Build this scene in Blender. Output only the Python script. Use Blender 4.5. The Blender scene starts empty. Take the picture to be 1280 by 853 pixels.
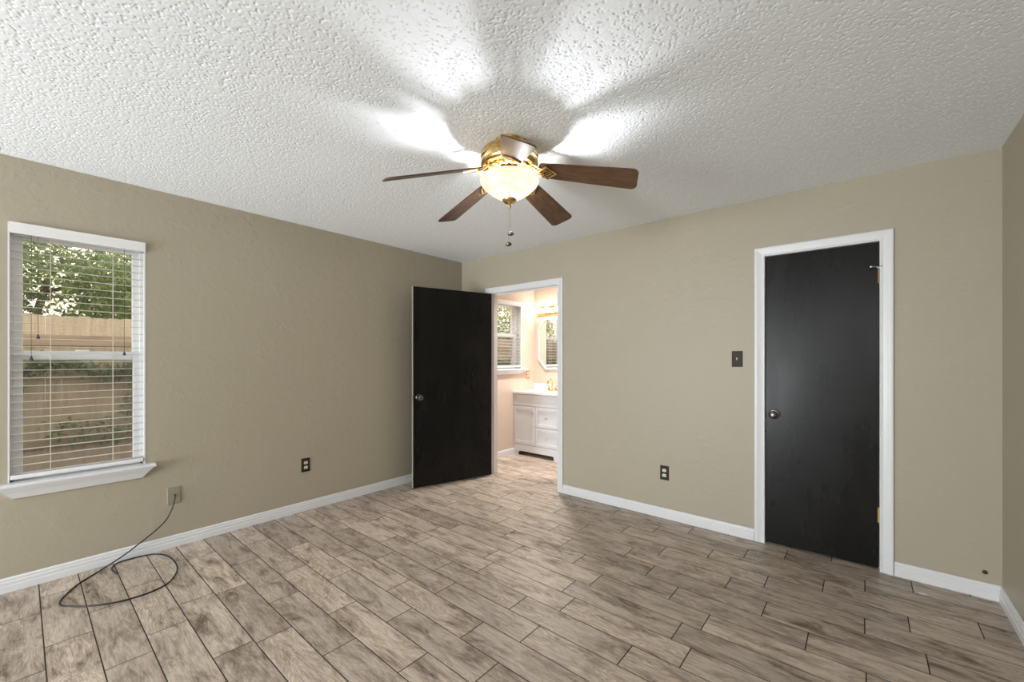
import bpy, bmesh, math, random
import numpy as np
from mathutils import Matrix, Vector
random.seed(7)
rng = np.random.default_rng(11)
R = math.radians
S = bpy.context.scene
COL = S.collection

# ------------------------------------------------------------------ camera, world, light, exposure
cam_d = bpy.data.cameras.new('camera'); cam = bpy.data.objects.new('camera', cam_d); COL.objects.link(cam)
cam.location = (3.685, -3.4325, 1.32)
cam.rotation_euler = (R(90), 0, R(40.17))
cam_d.sensor_width = 36.0
cam_d.lens = 519.86 / 1280 * 36.0
cam_d.shift_y = 21.1 / 1280
cam_d.clip_start = 0.02
S.camera = cam
S.view_settings.view_transform = 'Standard'
S.view_settings.look = 'None'
S.view_settings.gamma = 1.0
S.view_settings.use_curve_mapping = False
S.view_settings.exposure = 0.07
S.cycles.max_bounces = 14
S.cycles.diffuse_bounces = 7
S.cycles.transparent_max_bounces = 24
S.cycles.sample_clamp_indirect = 6.0

W = bpy.data.worlds.new('evening_sky'); S.world = W; W.use_nodes = True
bg = W.node_tree.nodes['Background']
bg.inputs[0].default_value = (1.0, 0.88, 0.68, 1); bg.inputs[1].default_value = 2.4

FAN_W = 44.0        # the fan's bulb
FAN_E = 0.95        # its lit glass bowl
VAN_E = 30.0        # vanity globes
DAY_W = 24.0        # daylight through the small window behind the camera
BATH_W = 22.0       # unseen ceiling lamp, assumed from the bright bathroom floor
FILL_W = 290.0      # soft fill light added behind the camera


def area(name, loc, rot, sx, sy, w, col=(1, 1, 1)):
    l = bpy.data.lights.new(name, 'AREA'); l.shape = 'RECTANGLE'; l.size = sx; l.size_y = sy; l.energy = w; l.color = col
    o = bpy.data.objects.new(name, l); COL.objects.link(o); o.location = loc; o.rotation_euler = rot
    return o


RX, CE, BY, REAR = 4.261, 2.464, 1.442, -7.2
area('window_daylight', (3.675, REAR - 0.16, 1.84), (R(90), 0, 0), .70, .80, DAY_W, (0.88, 0.95, 1.0))
area('rear_fill_light', (1.24, REAR - 0.5, .9), (R(118), 0, R(-8)), 2.1, 1.8, FILL_W, (0.86, 0.94, 1.0))  # added fill light, out of view, tilted up to lift ceiling and walls

bl = area('assumed_bathroom_lamp', (.66, .76, CE - .012), (0, 0, 0), .16, .16, BATH_W, (1, .95, .89)); bl.data.spread = R(112)  # lamp out of view, assumed and added to brighten the bathroom

# ------------------------------------------------------------------ materials


def mat(name, col=(.8, .8, .8), rough=.5, metal=0.0, spec=.5):
    m = bpy.data.materials.new(name); m.use_nodes = True
    b = m.node_tree.nodes['Principled BSDF']
    b.inputs['Base Color'].default_value = (*col, 1); b.inputs['Roughness'].default_value = rough
    b.inputs['Metallic'].default_value = metal; b.inputs['Specular IOR Level'].default_value = spec
    return m


class NT:
    def __init__(s, m): s.t = m.node_tree; s.b = s.t.nodes['Principled BSDF']
    def n(s, typ, **kw):
        x = s.t.nodes.new(typ)
        for k, v in kw.items(): setattr(x, k, v)
        return x
    def l(s, a, b): s.t.links.new(a, b)
    def noise(s, vec, scale, detail=3, rough=.5, dist=0):
        x = s.n('ShaderNodeTexNoise'); x.inputs['Scale'].default_value = scale; x.inputs['Detail'].default_value = detail
        x.inputs['Roughness'].default_value = rough; x.inputs['Distortion'].default_value = dist
        if vec: s.l(vec, x.inputs['Vector'])
        return x.outputs['Fac']
    def ramp(s, fac, stops):
        x = s.n('ShaderNodeValToRGB'); e = x.color_ramp.elements
        while len(e) < len(stops): e.new(.5)
        for q, (p, c) in zip(e, stops): q.position = p; q.color = (*c, 1) if len(c) == 3 else c
        s.l(fac, x.inputs[0]); return x.outputs[0]
    def obj(s, scale=(1, 1, 1)):
        tc = s.n('ShaderNodeTexCoord'); mp = s.n('ShaderNodeMapping'); mp.inputs['Scale'].default_value = scale
        s.l(tc.outputs['Object'], mp.inputs['Vector']); return mp.outputs[0]
    def mix(s, fac, a, b, mode='MIX'):
        x = s.n('ShaderNodeMix', data_type='RGBA', blend_type=mode)
        for sock, v in ((x.inputs[0], fac), (x.inputs[6], a), (x.inputs[7], b)):
            if isinstance(v, (int, float)): sock.default_value = v
            elif isinstance(v, tuple): sock.default_value = (*v, 1)
            else: s.l(v, sock)
        return x.outputs[2]
    def math(s, op, a, b=0.0):
        x = s.n('ShaderNodeMath', operation=op)
        for sock, v in ((x.inputs[0], a), (x.inputs[1], b)):
            if isinstance(v, (int, float)): sock.default_value = v
            else: s.l(v, sock)
        return x.outputs[0]
    def bump(s, h, strength, dist):
        x = s.n('ShaderNodeBump'); x.inputs['Strength'].default_value = strength; x.inputs['Distance'].default_value = dist
        s.l(h, x.inputs['Height']); s.l(x.outputs[0], s.b.inputs['Normal'])


def wall_paint(name, col, rough=.45):
    m = mat(name, col, rough, spec=.35); t = NT(m); v = t.obj()
    a = t.noise(v, 75, 3, .6); b = t.noise(v, 9, 4, .65); c = t.noise(v, 26, 2, .5)
    patch = t.ramp(b, [(.5, (0, 0, 0)), (.68, (1, 1, 1))])
    h = t.math('ADD', t.math('MULTIPLY', a, .35), t.math('MULTIPLY', t.math('MULTIPLY', c, patch), 1.6))
    t.bump(h, .3, .004)
    return m


M = {}
M['wall'] = wall_paint('khaki_wall_paint', (.415, .372, .288))
M['bath_wall'] = wall_paint('blush_bathroom_paint', (.68, .565, .475))
M['ceiling'] = mat('popcorn_ceiling', (.86, .895, .935), .9, spec=.1)
M['trim'] = mat('white_trim_paint', (.74, .745, .77), .34)
t = NT(M['trim']); t.bump(t.noise(t.obj(), 40, 2), .06, .002)
M['vinyl'] = mat('white_vinyl', (.87, .88, .90), .35)
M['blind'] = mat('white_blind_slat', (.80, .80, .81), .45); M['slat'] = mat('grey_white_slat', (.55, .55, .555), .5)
M['cord_w'] = mat('blind_cord', (.62, .58, .52), .8)
M['dark_cord'] = mat('dark_cord', (.05, .045, .04), .7)
M['brown_plate'] = mat('dark_bronze_plate', (.030, .021, .010), .5, spec=.25)
M['ivory'] = mat('ivory_plastic', (.72, .66, .55), .35)
M['slot'] = mat('dark_slot', (.01, .01, .01), .6)
M['plate_paint'] = mat('painted_cover_plate', (.305, .272, .208), .6, spec=.2)
M['black_cable'] = mat('black_cable', (.012, .010, .008), .42)
M['copper'] = mat('copper_pin', (.32, .16, .07), .45, 1)
M['steel'] = mat('brushed_steel', (.55, .55, .54), .28, 1)
M['pewter'] = mat('dark_pewter', (.16, .145, .13), .3, 1)
M['gold'] = mat('polished_gold', (.83, .55, .22), .24, 1)
M['brass'] = mat('antique_brass', (.74, .52, .22), .24, 1)
t = NT(M['brass']); v = t.obj(); t.l(t.ramp(t.noise(v, 22, 3), [(.35, (.42, .27, .08)), (.6, (.82, .60, .28))]), t.b.inputs['Base Color'])
M['white_lacquer'] = mat('white_lacquer', (.66, .69, .735), .3)
M['cultured'] = mat('white_cultured_marble', (.86, .86, .87), .16)
M['mirror'] = mat('mirror_glass', (.9, .91, .9), .02, 1)
M['rust'] = mat('rusty_metal', (.10, .06, .03), .6, .6)

# black doors: flat dark paint with uneven sheen
m = mat('black_door_paint', (.014, .0135, .0125), .36, spec=.2); M['door'] = m; t = NT(m); v = t.obj((1, 1, .35))
s1 = t.noise(v, 3.2, 4, .65)
t.l(t.ramp(s1, [(.36, (.33, .33, .33)), (.66, (.22, .22, .22))]), t.b.inputs['Roughness'])
t.l(t.ramp(t.noise(t.obj((1, 1, .3)), 6, 4), [(.35, (.005, .0047, .0044)), (.7, (.0105, .0097, .009))]), t.b.inputs['Base Color'])
t.bump(t.noise(t.obj((60, 60, 3)), 4, 3), .04, .001)
M['door_edge'] = mat('unpainted_door_edge', (.36, .34, .27), .5)

# wood-look tile
m = mat('wood_look_tile', (.3, .25, .2), .34); M['tile'] = m; t = NT(m)
at = t.n('ShaderNodeAttribute', attribute_name='tile_random')
tc = t.n('ShaderNodeTexCoord')
off = t.n('ShaderNodeVectorMath', operation='MULTIPLY_ADD')
t.l(at.outputs['Color'], off.inputs[0]); off.inputs[1].default_value = (17, 23, 9); t.l(tc.outputs['Object'], off.inputs[2])
def mp(scale):
    q = t.n('ShaderNodeMapping'); q.inputs['Scale'].default_value = scale; t.l(off.outputs[0], q.inputs[0]); return q.outputs[0]
blot = t.noise(mp((1.9, 6.5, 1)), 2.0, 8, .74, .6)
streak = t.noise(mp((3.2, 38, 1)), 2.0, 4, .62, .4)
fine = t.noise(mp((9, 120, 1)), 2.0, 3, .6)
cath = t.noise(mp((1.25, 6.0, 1)), 1.25, 3, .45, .3)
rings = t.math('SINE', t.math('MULTIPLY', cath, 190.0))
sep = t.n('ShaderNodeSeparateColor'); t.l(at.outputs['Color'], sep.inputs[0])
light = t.ramp(blot, [(.34, (.165, .125, .096)), (.43, (.42, .345, .28)), (.55, (.64, .55, .465))])
tone = t.ramp(sep.outputs[0], [(0, (.80, .79, .79)), (.5, (.96, .96, .96)), (1, (1.10, 1.09, 1.08))])
c = t.mix(1.0, light, tone, 'MULTIPLY')
c = t.mix(.62, c, t.ramp(streak, [(.32, (.50, .47, .45)), (.52, (1.04, 1.03, 1.03))]), 'MULTIPLY')
# curling growth-ring figure shows on some tiles only
gr = t.ramp(rings, [(.0, (.52, .48, .45)), (.30, (1.02, 1.02, 1.02))])
c = t.mix(t.math('MULTIPLY', t.ramp(sep.outputs[1], [(.2, (.12, .12, .12)), (.7, (1, 1, 1))]), .40), c, gr, 'MULTIPLY')
spot = t.noise(mp((4, 17, 1)), 3.0, 7, .74)
c = t.mix(.6, c, t.ramp(spot, [(.30, (.40, .37, .35)), (.42, (1.03, 1.03, 1.03))]), 'MULTIPLY')
c = t.mix(.6, c, t.ramp(fine, [(.3, (.62, .59, .57)), (.55, (1.06, 1.06, 1.06))]), 'MULTIPLY')
t.l(c, t.b.inputs['Base Color'])
t.l(t.ramp(blot, [(.3, (.44, .44, .44)), (.7, (.33, .33, .33))]), t.b.inputs['Roughness'])
t.bump(t.math('ADD', streak, t.math('MULTIPLY', fine, .5)), .12, .002)
M['grout'] = mat('dark_grout', (.040, .029, .022), .9)

# fan blade wood
m = mat('walnut_blade', (.2, .09, .04), .38); M['walnut'] = m; t = NT(m)
g = t.noise(t.obj((3, 30, 10)), 3, 5, .65, .6)
t.l(t.ramp(g, [(.3, (.045, .020, .010)), (.55, (.115, .055, .027)), (.75, (.20, .10, .052))]), t.b.inputs['Base Color'])

# lit glass bowl: alabaster glass that lets part of the bulb's light through
m = bpy.data.materials.new('lit_alabaster_glass'); m.use_nodes = True; M['bowl'] = m; nt = m.node_tree; nt.nodes.clear()
out = nt.nodes.new('ShaderNodeOutputMaterial'); tr = nt.nodes.new('ShaderNodeBsdfTransparent'); em = nt.nodes.new('ShaderNodeEmission')
pr = nt.nodes.new('ShaderNodeBsdfPrincipled'); pr.inputs['Base Color'].default_value = (.10, .085, .062, 1); pr.inputs['Roughness'].default_value = .25
tl = nt.nodes.new('ShaderNodeBsdfTranslucent'); tl.inputs[0].default_value = (.085, .067, .045, 1)
nz = nt.nodes.new('ShaderNodeTexNoise'); nz.inputs['Scale'].default_value = 9; nz.inputs['Distortion'].default_value = 1.5
tcn = nt.nodes.new('ShaderNodeTexCoord'); nt.links.new(tcn.outputs['Object'], nz.inputs['Vector'])
rp = nt.nodes.new('ShaderNodeValToRGB'); rp.color_ramp.elements[0].position = .35; rp.color_ramp.elements[0].color = (1, .78, .5, 1)
rp.color_ramp.elements[1].position = .62; rp.color_ramp.elements[1].color = (1, .93, .82, 1)
nt.links.new(nz.outputs['Fac'], rp.inputs[0]); nt.links.new(rp.outputs[0], em.inputs['Color']); em.inputs['Strength'].default_value = FAN_E
m1 = nt.nodes.new('ShaderNodeMixShader'); m1.inputs[0].default_value = .5; nt.links.new(pr.outputs[0], m1.inputs[1]); nt.links.new(tl.outputs[0], m1.inputs[2])
ad = nt.nodes.new('ShaderNodeAddShader'); nt.links.new(m1.outputs[0], ad.inputs[0]); nt.links.new(em.outputs[0], ad.inputs[1])
m2 = nt.nodes.new('ShaderNodeMixShader'); m2.inputs[0].default_value = .82; nt.links.new(tr.outputs[0], m2.inputs[1]); nt.links.new(ad.outputs[0], m2.inputs[2])
nt.links.new(m2.outputs[0], out.inputs[0])

def emissive(name, col, e):
    m = mat(name, col, .3); b = m.node_tree.nodes['Principled BSDF']
    b.inputs['Emission Color'].default_value = (*col, 1); b.inputs['Emission Strength'].default_value = e
    return m
M['globe'] = emissive('lit_globe_bulb', (1, .94, .86), VAN_E)

# window glass: clear pane
m = bpy.data.materials.new('window_pane'); m.use_nodes = True; M['glass'] = m; nt = m.node_tree; nt.nodes.clear()
out = nt.nodes.new('ShaderNodeOutputMaterial'); tr = nt.nodes.new('ShaderNodeBsdfTransparent'); tr.inputs[0].default_value = (.95, .96, .95, 1)
gl = nt.nodes.new('ShaderNodeBsdfGlossy'); gl.inputs['Roughness'].default_value = .02
mx = nt.nodes.new('ShaderNodeMixShader'); mx.inputs[0].default_value = .035; nt.links.new(tr.outputs[0], mx.inputs[1]); nt.links.new(gl.outputs[0], mx.inputs[2])
nt.links.new(mx.outputs[0], out.inputs[0])
# insect screen: thin grey gauze
m = bpy.data.materials.new('insect_screen'); m.use_nodes = True; M['screen'] = m; nt = m.node_tree; nt.nodes.clear()
out = nt.nodes.new('ShaderNodeOutputMaterial'); tr = nt.nodes.new('ShaderNodeBsdfTransparent'); df = nt.nodes.new('ShaderNodeBsdfDiffuse'); df.inputs[0].default_value = (.16, .15, .15, 1)
mx = nt.nodes.new('ShaderNodeMixShader'); mx.inputs[0].default_value = .24; nt.links.new(tr.outputs[0], mx.inputs[1]); nt.links.new(df.outputs[0], mx.inputs[2])
nt.links.new(mx.outputs[0], out.inputs[0])

# outdoors
def wood(name, a, b, scale):
    m = mat(name, a, .8); t = NT(m); t.l(t.ramp(t.noise(t.obj(scale), 2, 5, .65, .4), [(.3, a), (.7, b)]), t.b.inputs['Base Color']); return m
M['fence'] = wood('weathered_cedar', (.37, .315, .26), (.58, .51, .44), (1, 9, .9))
M['rail'] = wood('grey_rail_timber', (.27, .215, .185), (.40, .33, .28), (1, 1, 9))
M['rail_light'] = wood('bleached_rail_timber', (.52, .47, .41), (.66, .61, .54), (1, 1, 9))
M['bark'] = wood('tree_bark', (.08, .06, .045), (.20, .15, .11), (6, 6, 1.5))
M['soil'] = wood('leaf_strewn_soil', (.14, .10, .075), (.34, .25, .185), (7, 7, 7))
def leafmat(name, a, b, tr=.5):
    m = bpy.data.materials.new(name); m.use_nodes = True; t = NT(m)
    at = t.n('ShaderNodeAttribute', attribute_name='leaf_random')
    c = t.ramp(at.outputs['Fac'], [(0, a), (1, b)])
    t.l(c, t.b.inputs['Base Color']); t.b.inputs['Roughness'].default_value = .5
    tl = t.n('ShaderNodeBsdfTranslucent'); t.l(c, tl.inputs[0])
    mx = t.n('ShaderNodeMixShader'); mx.inputs[0].default_value = tr
    t.l(t.b.outputs[0], mx.inputs[1]); t.l(tl.outputs[0], mx.inputs[2])
    t.l(mx.outputs[0], t.t.nodes['Material Output'].inputs[0]); return m
M['leaf_a'] = leafmat('olive_leaves', (.13, .20, .07), (.52, .50, .16))
M['leaf_b'] = leafmat('deep_green_leaves', (.10, .17, .09), (.33, .42, .19))
M['leaf_dead'] = leafmat('fallen_leaves', (.16, .09, .055), (.48, .35, .24), .1)
M['leaf_rust'] = mat('rust_brown_leaf', (.20, .07, .025), .6)

# ------------------------------------------------------------------ mesh helpers


def link(name, me, m=None, parent=None):
    o = bpy.data.objects.new(name, me); COL.objects.link(o)
    for q in (m if isinstance(m, (list, tuple)) else [m] if m else []): me.materials.append(q)
    if parent: o.parent = parent
    return o


def obj(name, bm, m, parent=None, smooth=None, bevel=0):
    bmesh.ops.recalc_face_normals(bm, faces=bm.faces)
    me = bpy.data.meshes.new(name); bm.to_mesh(me); bm.free()
    if smooth is not None:
        for p in me.polygons: p.use_smooth = True
        me.set_sharp_from_angle(angle=R(smooth))
    o = link(name, me, m, parent)
    if bevel:
        b = o.modifiers.new('bevel', 'BEVEL'); b.width = bevel; b.segments = 2; b.limit_method = 'ANGLE'; b.angle_limit = R(50)
    return o


def tag(o, label, cat, group=None, kind=None):
    o['label'] = label; o['category'] = cat
    if group: o['group'] = group
    if kind: o['kind'] = kind
    return o


def empty(name, loc, label, cat, group=None, kind=None):
    o = bpy.data.objects.new(name, None); COL.objects.link(o); o.location = loc; o.empty_display_size = .1
    return tag(o, label, cat, group, kind)


def box(bm, a, b):
    x0, y0, z0 = (min(p, q) for p, q in zip(a, b)); x1, y1, z1 = (max(p, q) for p, q in zip(a, b))
    v = [bm.verts.new(p) for p in ((x0, y0, z0), (x1, y0, z0), (x1, y1, z0), (x0, y1, z0), (x0, y0, z1), (x1, y0, z1), (x1, y1, z1), (x0, y1, z1))]
    for f in ((0, 3, 2, 1), (4, 5, 6, 7), (0, 1, 5, 4), (1, 2, 6, 5), (2, 3, 7, 6), (3, 0, 4, 7)): bm.faces.new([v[i] for i in f])
    return bm


def prism(bm, pts, d):
    """polygon pts (3-D), extruded by vector d"""
    a = [bm.verts.new(p) for p in pts]; b = [bm.verts.new(Vector(p) + Vector(d)) for p in pts]
    bm.faces.new(a); bm.faces.new(b[::-1]); n = len(a)
    for i in range(n): bm.faces.new((a[i], b[i], b[(i + 1) % n], a[(i + 1) % n]))
    return bm


def lathe(bm, prof, c=(0, 0, 0), seg=40, M4=None, close=False):
    """profile [(r,z)] about z"""
    rings = []
    for r, z in prof:
        if r < 1e-6: rings.append([bm.verts.new((0, 0, z))])
        else: rings.append([bm.verts.new((r * math.cos(2 * math.pi * i / seg), r * math.sin(2 * math.pi * i / seg), z)) for i in range(seg)])
    pairs = list(zip(rings, rings[1:])) + ([(rings[-1], rings[0])] if close else [])
    for A, B in pairs:
        for i in range(seg):
            j = (i + 1) % seg
            if len(A) == 1 and len(B) == 1: continue
            if len(A) == 1: bm.faces.new((A[0], B[i], B[j]))
            elif len(B) == 1: bm.faces.new((A[i], A[j], B[0]))
            else: bm.faces.new((A[i], A[j], B[j], B[i]))
    T = Matrix.Translation(c) @ (M4 or Matrix.Identity(4))
    bmesh.ops.transform(bm, matrix=T, verts=[v for r in rings for v in r])
    return bm


def tube(bm, pts, r, seg=8, cap=True):
    P = [Vector(p) for p in pts]; rr = r if isinstance(r, (list, tuple)) else [r] * len(P); rings = []
    up = Vector((0, 0, 1)); prev = None
    for i, p in enumerate(P):
        tg = (P[min(i + 1, len(P) - 1)] - P[max(i - 1, 0)]).normalized()
        ref = prev if prev is not None else (up if abs(tg.z) < .9 else Vector((1, 0, 0)))
        n = (ref - tg * ref.dot(tg)).normalized(); b = tg.cross(n); prev = n
        rings.append([bm.verts.new(p + (n * math.cos(2 * math.pi * k / seg) + b * math.sin(2 * math.pi * k / seg)) * rr[i]) for k in range(seg)])
    for A, B in zip(rings, rings[1:]):
        for k in range(seg): bm.faces.new((A[k], A[(k + 1) % seg], B[(k + 1) % seg], B[k]))
    if cap: bm.faces.new(rings[0][::-1]); bm.faces.new(rings[-1])
    return bm


def smooth_path(pts, n=8):
    P = [Vector(p) for p in pts]; out = []
    for i in range(len(P) - 1):
        a, b, c, d = P[max(i - 1, 0)], P[i], P[i + 1], P[min(i + 2, len(P) - 1)]
        for k in range(n):
            u = k / n
            out.append(.5 * ((2 * b) + (c - a) * u + (2 * a - 5 * b + 4 * c - d) * u * u + (3 * b - a - 3 * c + d) * u ** 3))
    out.append(P[-1]); return out


def sweep(bm, path, prof, n):
    """moulding: path in a wall plane (list of (point, outward-offset vector)), profile [(w,t)]; n = wall normal into the room"""
    n = Vector(n); rings = [[bm.verts.new(Vector(p) + Vector(o) * w + n * t) for w, t in prof] for p, o in path]
    k = len(prof)
    for A, B in zip(rings, rings[1:]):
        for i in range(k): bm.faces.new((A[i], A[(i + 1) % k], B[(i + 1) % k], B[i]))
    bm.faces.new(rings[0]); bm.faces.new(rings[-1][::-1])
    return bm


def wall(bm, u0, u1, z0, z1, t0, t1, P, holes=()):
    """wall slab with rectangular holes; P(u,t,z) -> point; t0 the room face"""
    us = sorted({u0, u1, *[h[0] for h in holes], *[h[1] for h in holes]}); zs = sorted({z0, z1, *[h[2] for h in holes], *[h[3] for h in holes]})
    V = {}
    def v(u, t, z):
        k = (round(u, 5), round(t, 5), round(z, 5))
        if k not in V: V[k] = bm.verts.new(P(u, t, z))
        return V[k]
    solid = lambda i, j: 0 <= i < len(us) - 1 and 0 <= j < len(zs) - 1 and not any(h[0] <= (us[i] + us[i + 1]) / 2 <= h[1] and h[2] <= (zs[j] + zs[j + 1]) / 2 <= h[3] for h in holes)
    for i in range(len(us) - 1):
        for j in range(len(zs) - 1):
            if not solid(i, j): continue
            a, b, c, d = us[i], us[i + 1], zs[j], zs[j + 1]
            for tt in (t0, t1): bm.faces.new([v(a, tt, c), v(b, tt, c), v(b, tt, d), v(a, tt, d)])
            for di, dj, e in ((-1, 0, ((a, c), (a, d))), (1, 0, ((b, c), (b, d))), (0, -1, ((a, c), (b, c))), (0, 1, ((a, d), (b, d)))):
                if not solid(i + di, j + dj):
                    (p, q), (r, s) = e; bm.faces.new([v(p, t0, q), v(r, t0, s), v(r, t1, s), v(p, t1, q)])
    return bm


NB = bmesh.new
PX = lambda u, t, z: (t, u, z)     # walls that run along y
PY = lambda u, t, z: (u, t, z)     # walls that run along x

# ------------------------------------------------------------------ setting
WIN1 = (-3.474, -2.887, .605, 2.09)     # y0 y1 z0 z1
WIN2 = (.553, 1.132, 1.165, 2.10)
D1 = (.447, 1.393, -.02, 2.056)         # rough openings (jamb liners fit inside)
D2 = (3.133, 3.780, -.02, 2.056)
HT = 2.56
tag(obj('wall_left', wall(NB(), REAR - .12, .057, -.12, HT, 0, -.2, PX, [WIN1]), M['wall']), 'khaki painted bedroom wall with the window, on the left', 'wall', kind='structure')
tag(obj('wall_far', wall(NB(), 0, RX + .12, -.12, HT, 0, .057, PY, [D1, D2]), M['wall']), 'khaki painted wall holding the two black doors', 'wall', kind='structure')
tag(obj('wall_right', wall(NB(), REAR - .12, BY + .1, -.12, HT, RX, RX + .12, PX), M['wall']), 'khaki wall at the right edge of the photo', 'wall', kind='structure')
REARW = (3.30, 4.05, 1.42, 2.26); FILL_GAP = (.16, 2.32, .02, 2.08)  # the wide second opening is made up to let the fill light in
tag(obj('wall_rear', wall(NB(), 0, RX, -.12, HT, REAR, REAR - .12, PY, [REARW, FILL_GAP]), M['wall']), 'khaki wall behind the viewer with a window opening', 'wall', kind='structure')
tag(obj('wall_bathroom_left', wall(NB(), .057, BY + .1, -.12, HT, 0, -.2, PX, [WIN2]), M['bath_wall']), 'blush bathroom wall with the small blinded window', 'wall', kind='structure')
tag(obj('wall_bathroom_near', wall(NB(), 0, RX, -.12, HT, .115, .057, PY, [D1, D2]), M['bath_wall']), 'bathroom side of the wall with the doors', 'wall', kind='structure')
tag(obj('wall_bathroom_far', wall(NB(), 0, RX, -.12, HT, BY, BY + .1, PY), M['bath_wall']), 'blush bathroom wall behind the vanity and mirror', 'wall', kind='structure')
tag(obj('wall_bathroom_right', wall(NB(), .115, BY, -.12, HT, 2.2, 2.3, PX), M['bath_wall']), 'blush bathroom wall hidden to the right of the doorway', 'wall', kind='structure')

# popcorn ceiling: real relief over the bedroom, flat slab elsewhere
def popcorn():
    x0, x1, y0, y1 = -.01, RX + .01, -3.62, .01
    xs = np.concatenate([np.arange(x0, x1 - .001, .0030), [x1]]); ys = np.concatenate([np.arange(y0, -3.5, .006), np.arange(-3.5, -.7, .0030), np.arange(-.7, y1 - .001, .0040), [y1]])
    nx, ny = len(xs), len(ys)
    def blobs(n, ra, rb, ha, hb, steep):
        H = np.zeros((ny, nx), np.float32); bx, by = rng.uniform(x0, x1, n), rng.uniform(y0, y1, n)
        br = rng.uniform(ra, rb, n); bh = rng.uniform(ha, hb, n); an = rng.uniform(0, 3.14, n); ca, sa = np.cos(an), np.sin(an)
        ix, iy = np.searchsorted(xs, bx), np.searchsorted(ys, by)
        for dx in range(-4, 5):
            for dy in range(-4, 5):
                jx, jy = np.clip(ix + dx, 0, nx - 1), np.clip(iy + dy, 0, ny - 1); ex, ey = xs[jx] - bx, ys[jy] - by
                d2 = ((ex * ca + ey * sa) / (br * 1.35)) ** 2 + ((ey * ca - ex * sa) / (br * .75)) ** 2
                np.maximum.at(H, (jy, jx), (bh * np.clip(steep * (1 - d2), 0, 1)).astype(np.float32))
        return H
    H = .0023 - np.minimum(blobs(52000, .0030, .0052, .001, .0028, 2.0), .0023) + blobs(110000, .004, .008, .0001, .0007, 1)
    X, Y = np.meshgrid(xs, ys); co = np.stack([X, Y, CE + .002 - H], -1).reshape(-1, 3)
    idx = np.arange(nx * ny).reshape(ny, nx)
    q = np.stack([idx[:-1, :-1], idx[1:, :-1], idx[1:, 1:], idx[:-1, 1:]], -1).reshape(-1, 4)
    # flat slab above and around it
    ex = []; fx = []
    def slab(a, b):
        k = len(co) + len(ex)
        for z in (a[2], b[2]): ex.extend([(a[0], a[1], z), (b[0], a[1], z), (b[0], b[1], z), (a[0], b[1], z)])
        fx.extend([[k + i for i in f] for f in ((0, 3, 2, 1), (4, 5, 6, 7), (0, 1, 5, 4), (1, 2, 6, 5), (2, 3, 7, 6), (3, 0, 4, 7))])
    slab((-.2, REAR - .12, CE + .02), (RX + .12, BY + .1, CE + .12))
    slab((-.01, REAR, CE), (RX + .01, -3.62, CE + .02)); slab((0, .115, CE), (RX, BY, CE + .02))
    co = np.concatenate([co, np.array(ex, float)]).astype(np.float32); q = np.concatenate([q, np.array(fx)])
    me = bpy.data.meshes.new('ceiling'); me.vertices.add(len(co)); me.vertices.foreach_set('co', co.ravel())
    me.loops.add(q.size); me.loops.foreach_set('vertex_index', q.ravel().astype(np.int32))
    me.polygons.add(len(q)); me.polygons.foreach_set('loop_start', np.arange(0, q.size, 4, dtype=np.int32))
    me.polygons.foreach_set('use_smooth', np.concatenate([np.ones(len(q) - len(fx), bool), np.zeros(len(fx), bool)]))
    me.update(calc_edges=True)
    return me
tag(link('ceiling', popcorn(), M['ceiling']), 'white popcorn textured ceiling around the fan', 'ceiling', kind='structure')

# tiled floor: rows along x, running joints as laid
PITCH, TL, Y0, G = .1583, .6115, -3.3597, .0044
OFF = {-1: .43, 0: .228, 1: .628, 2: .476, 3: .285, 4: .318, 5: .024, 6: .361, 7: .032, 8: .402, 9: .022, 10: .431, 11: .030, 12: .550,
       13: .026, 14: .427, 15: .230, 16: .022, 17: .190, 18: .452, 19: .024, 20: .232}
def floor():
    bm = NB(); cl = bm.loops.layers.float_color.new('tile_random')
    box(bm, (-.2, REAR - .12, -.1), (RX + .12, BY + .1, -.0005))
    for f in bm.faces: f.material_index = 1
    r = random.Random(3)
    xa, xb, ya, yb = -.01, RX + .01, REAR - .01, BY + .01
    for k in range(-26, 33):
        a, b = max(Y0 + k * PITCH + G / 2, ya), min(Y0 + (k + 1) * PITCH - G / 2, yb)
        if b - a < .004: continue
        o = OFF.get(k, r.random() * TL); x = o - TL * 2
        while x < xb:
            p, q = max(x + G / 2, xa), min(x + TL - G / 2, xb); x += TL
            if q - p < .01: continue
            col = (r.random(), r.random(), r.random(), 1); e = .0006
            T = [bm.verts.new(c) for c in ((p + e, a + e, 0), (q - e, a + e, 0), (q - e, b - e, 0), (p + e, b - e, 0))]
            B = [bm.verts.new(c) for c in ((p, a, -.0009), (q, a, -.0009), (q, b, -.0009), (p, b, -.0009))]
            fs = [bm.faces.new(T)] + [bm.faces.new((B[i], B[(i + 1) % 4], T[(i + 1) % 4], T[i])) for i in range(4)]
            for f in fs:
                f.material_index = 0
                for l in f.loops: l[cl] = col
    me = bpy.data.meshes.new('floor'); bm.to_mesh(me); bm.free()
    return link('floor', me, [M['tile'], M['grout']])
tag(floor(), 'wood-look grey brown tile floor laid in staggered rows', 'floor', kind='structure')

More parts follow.
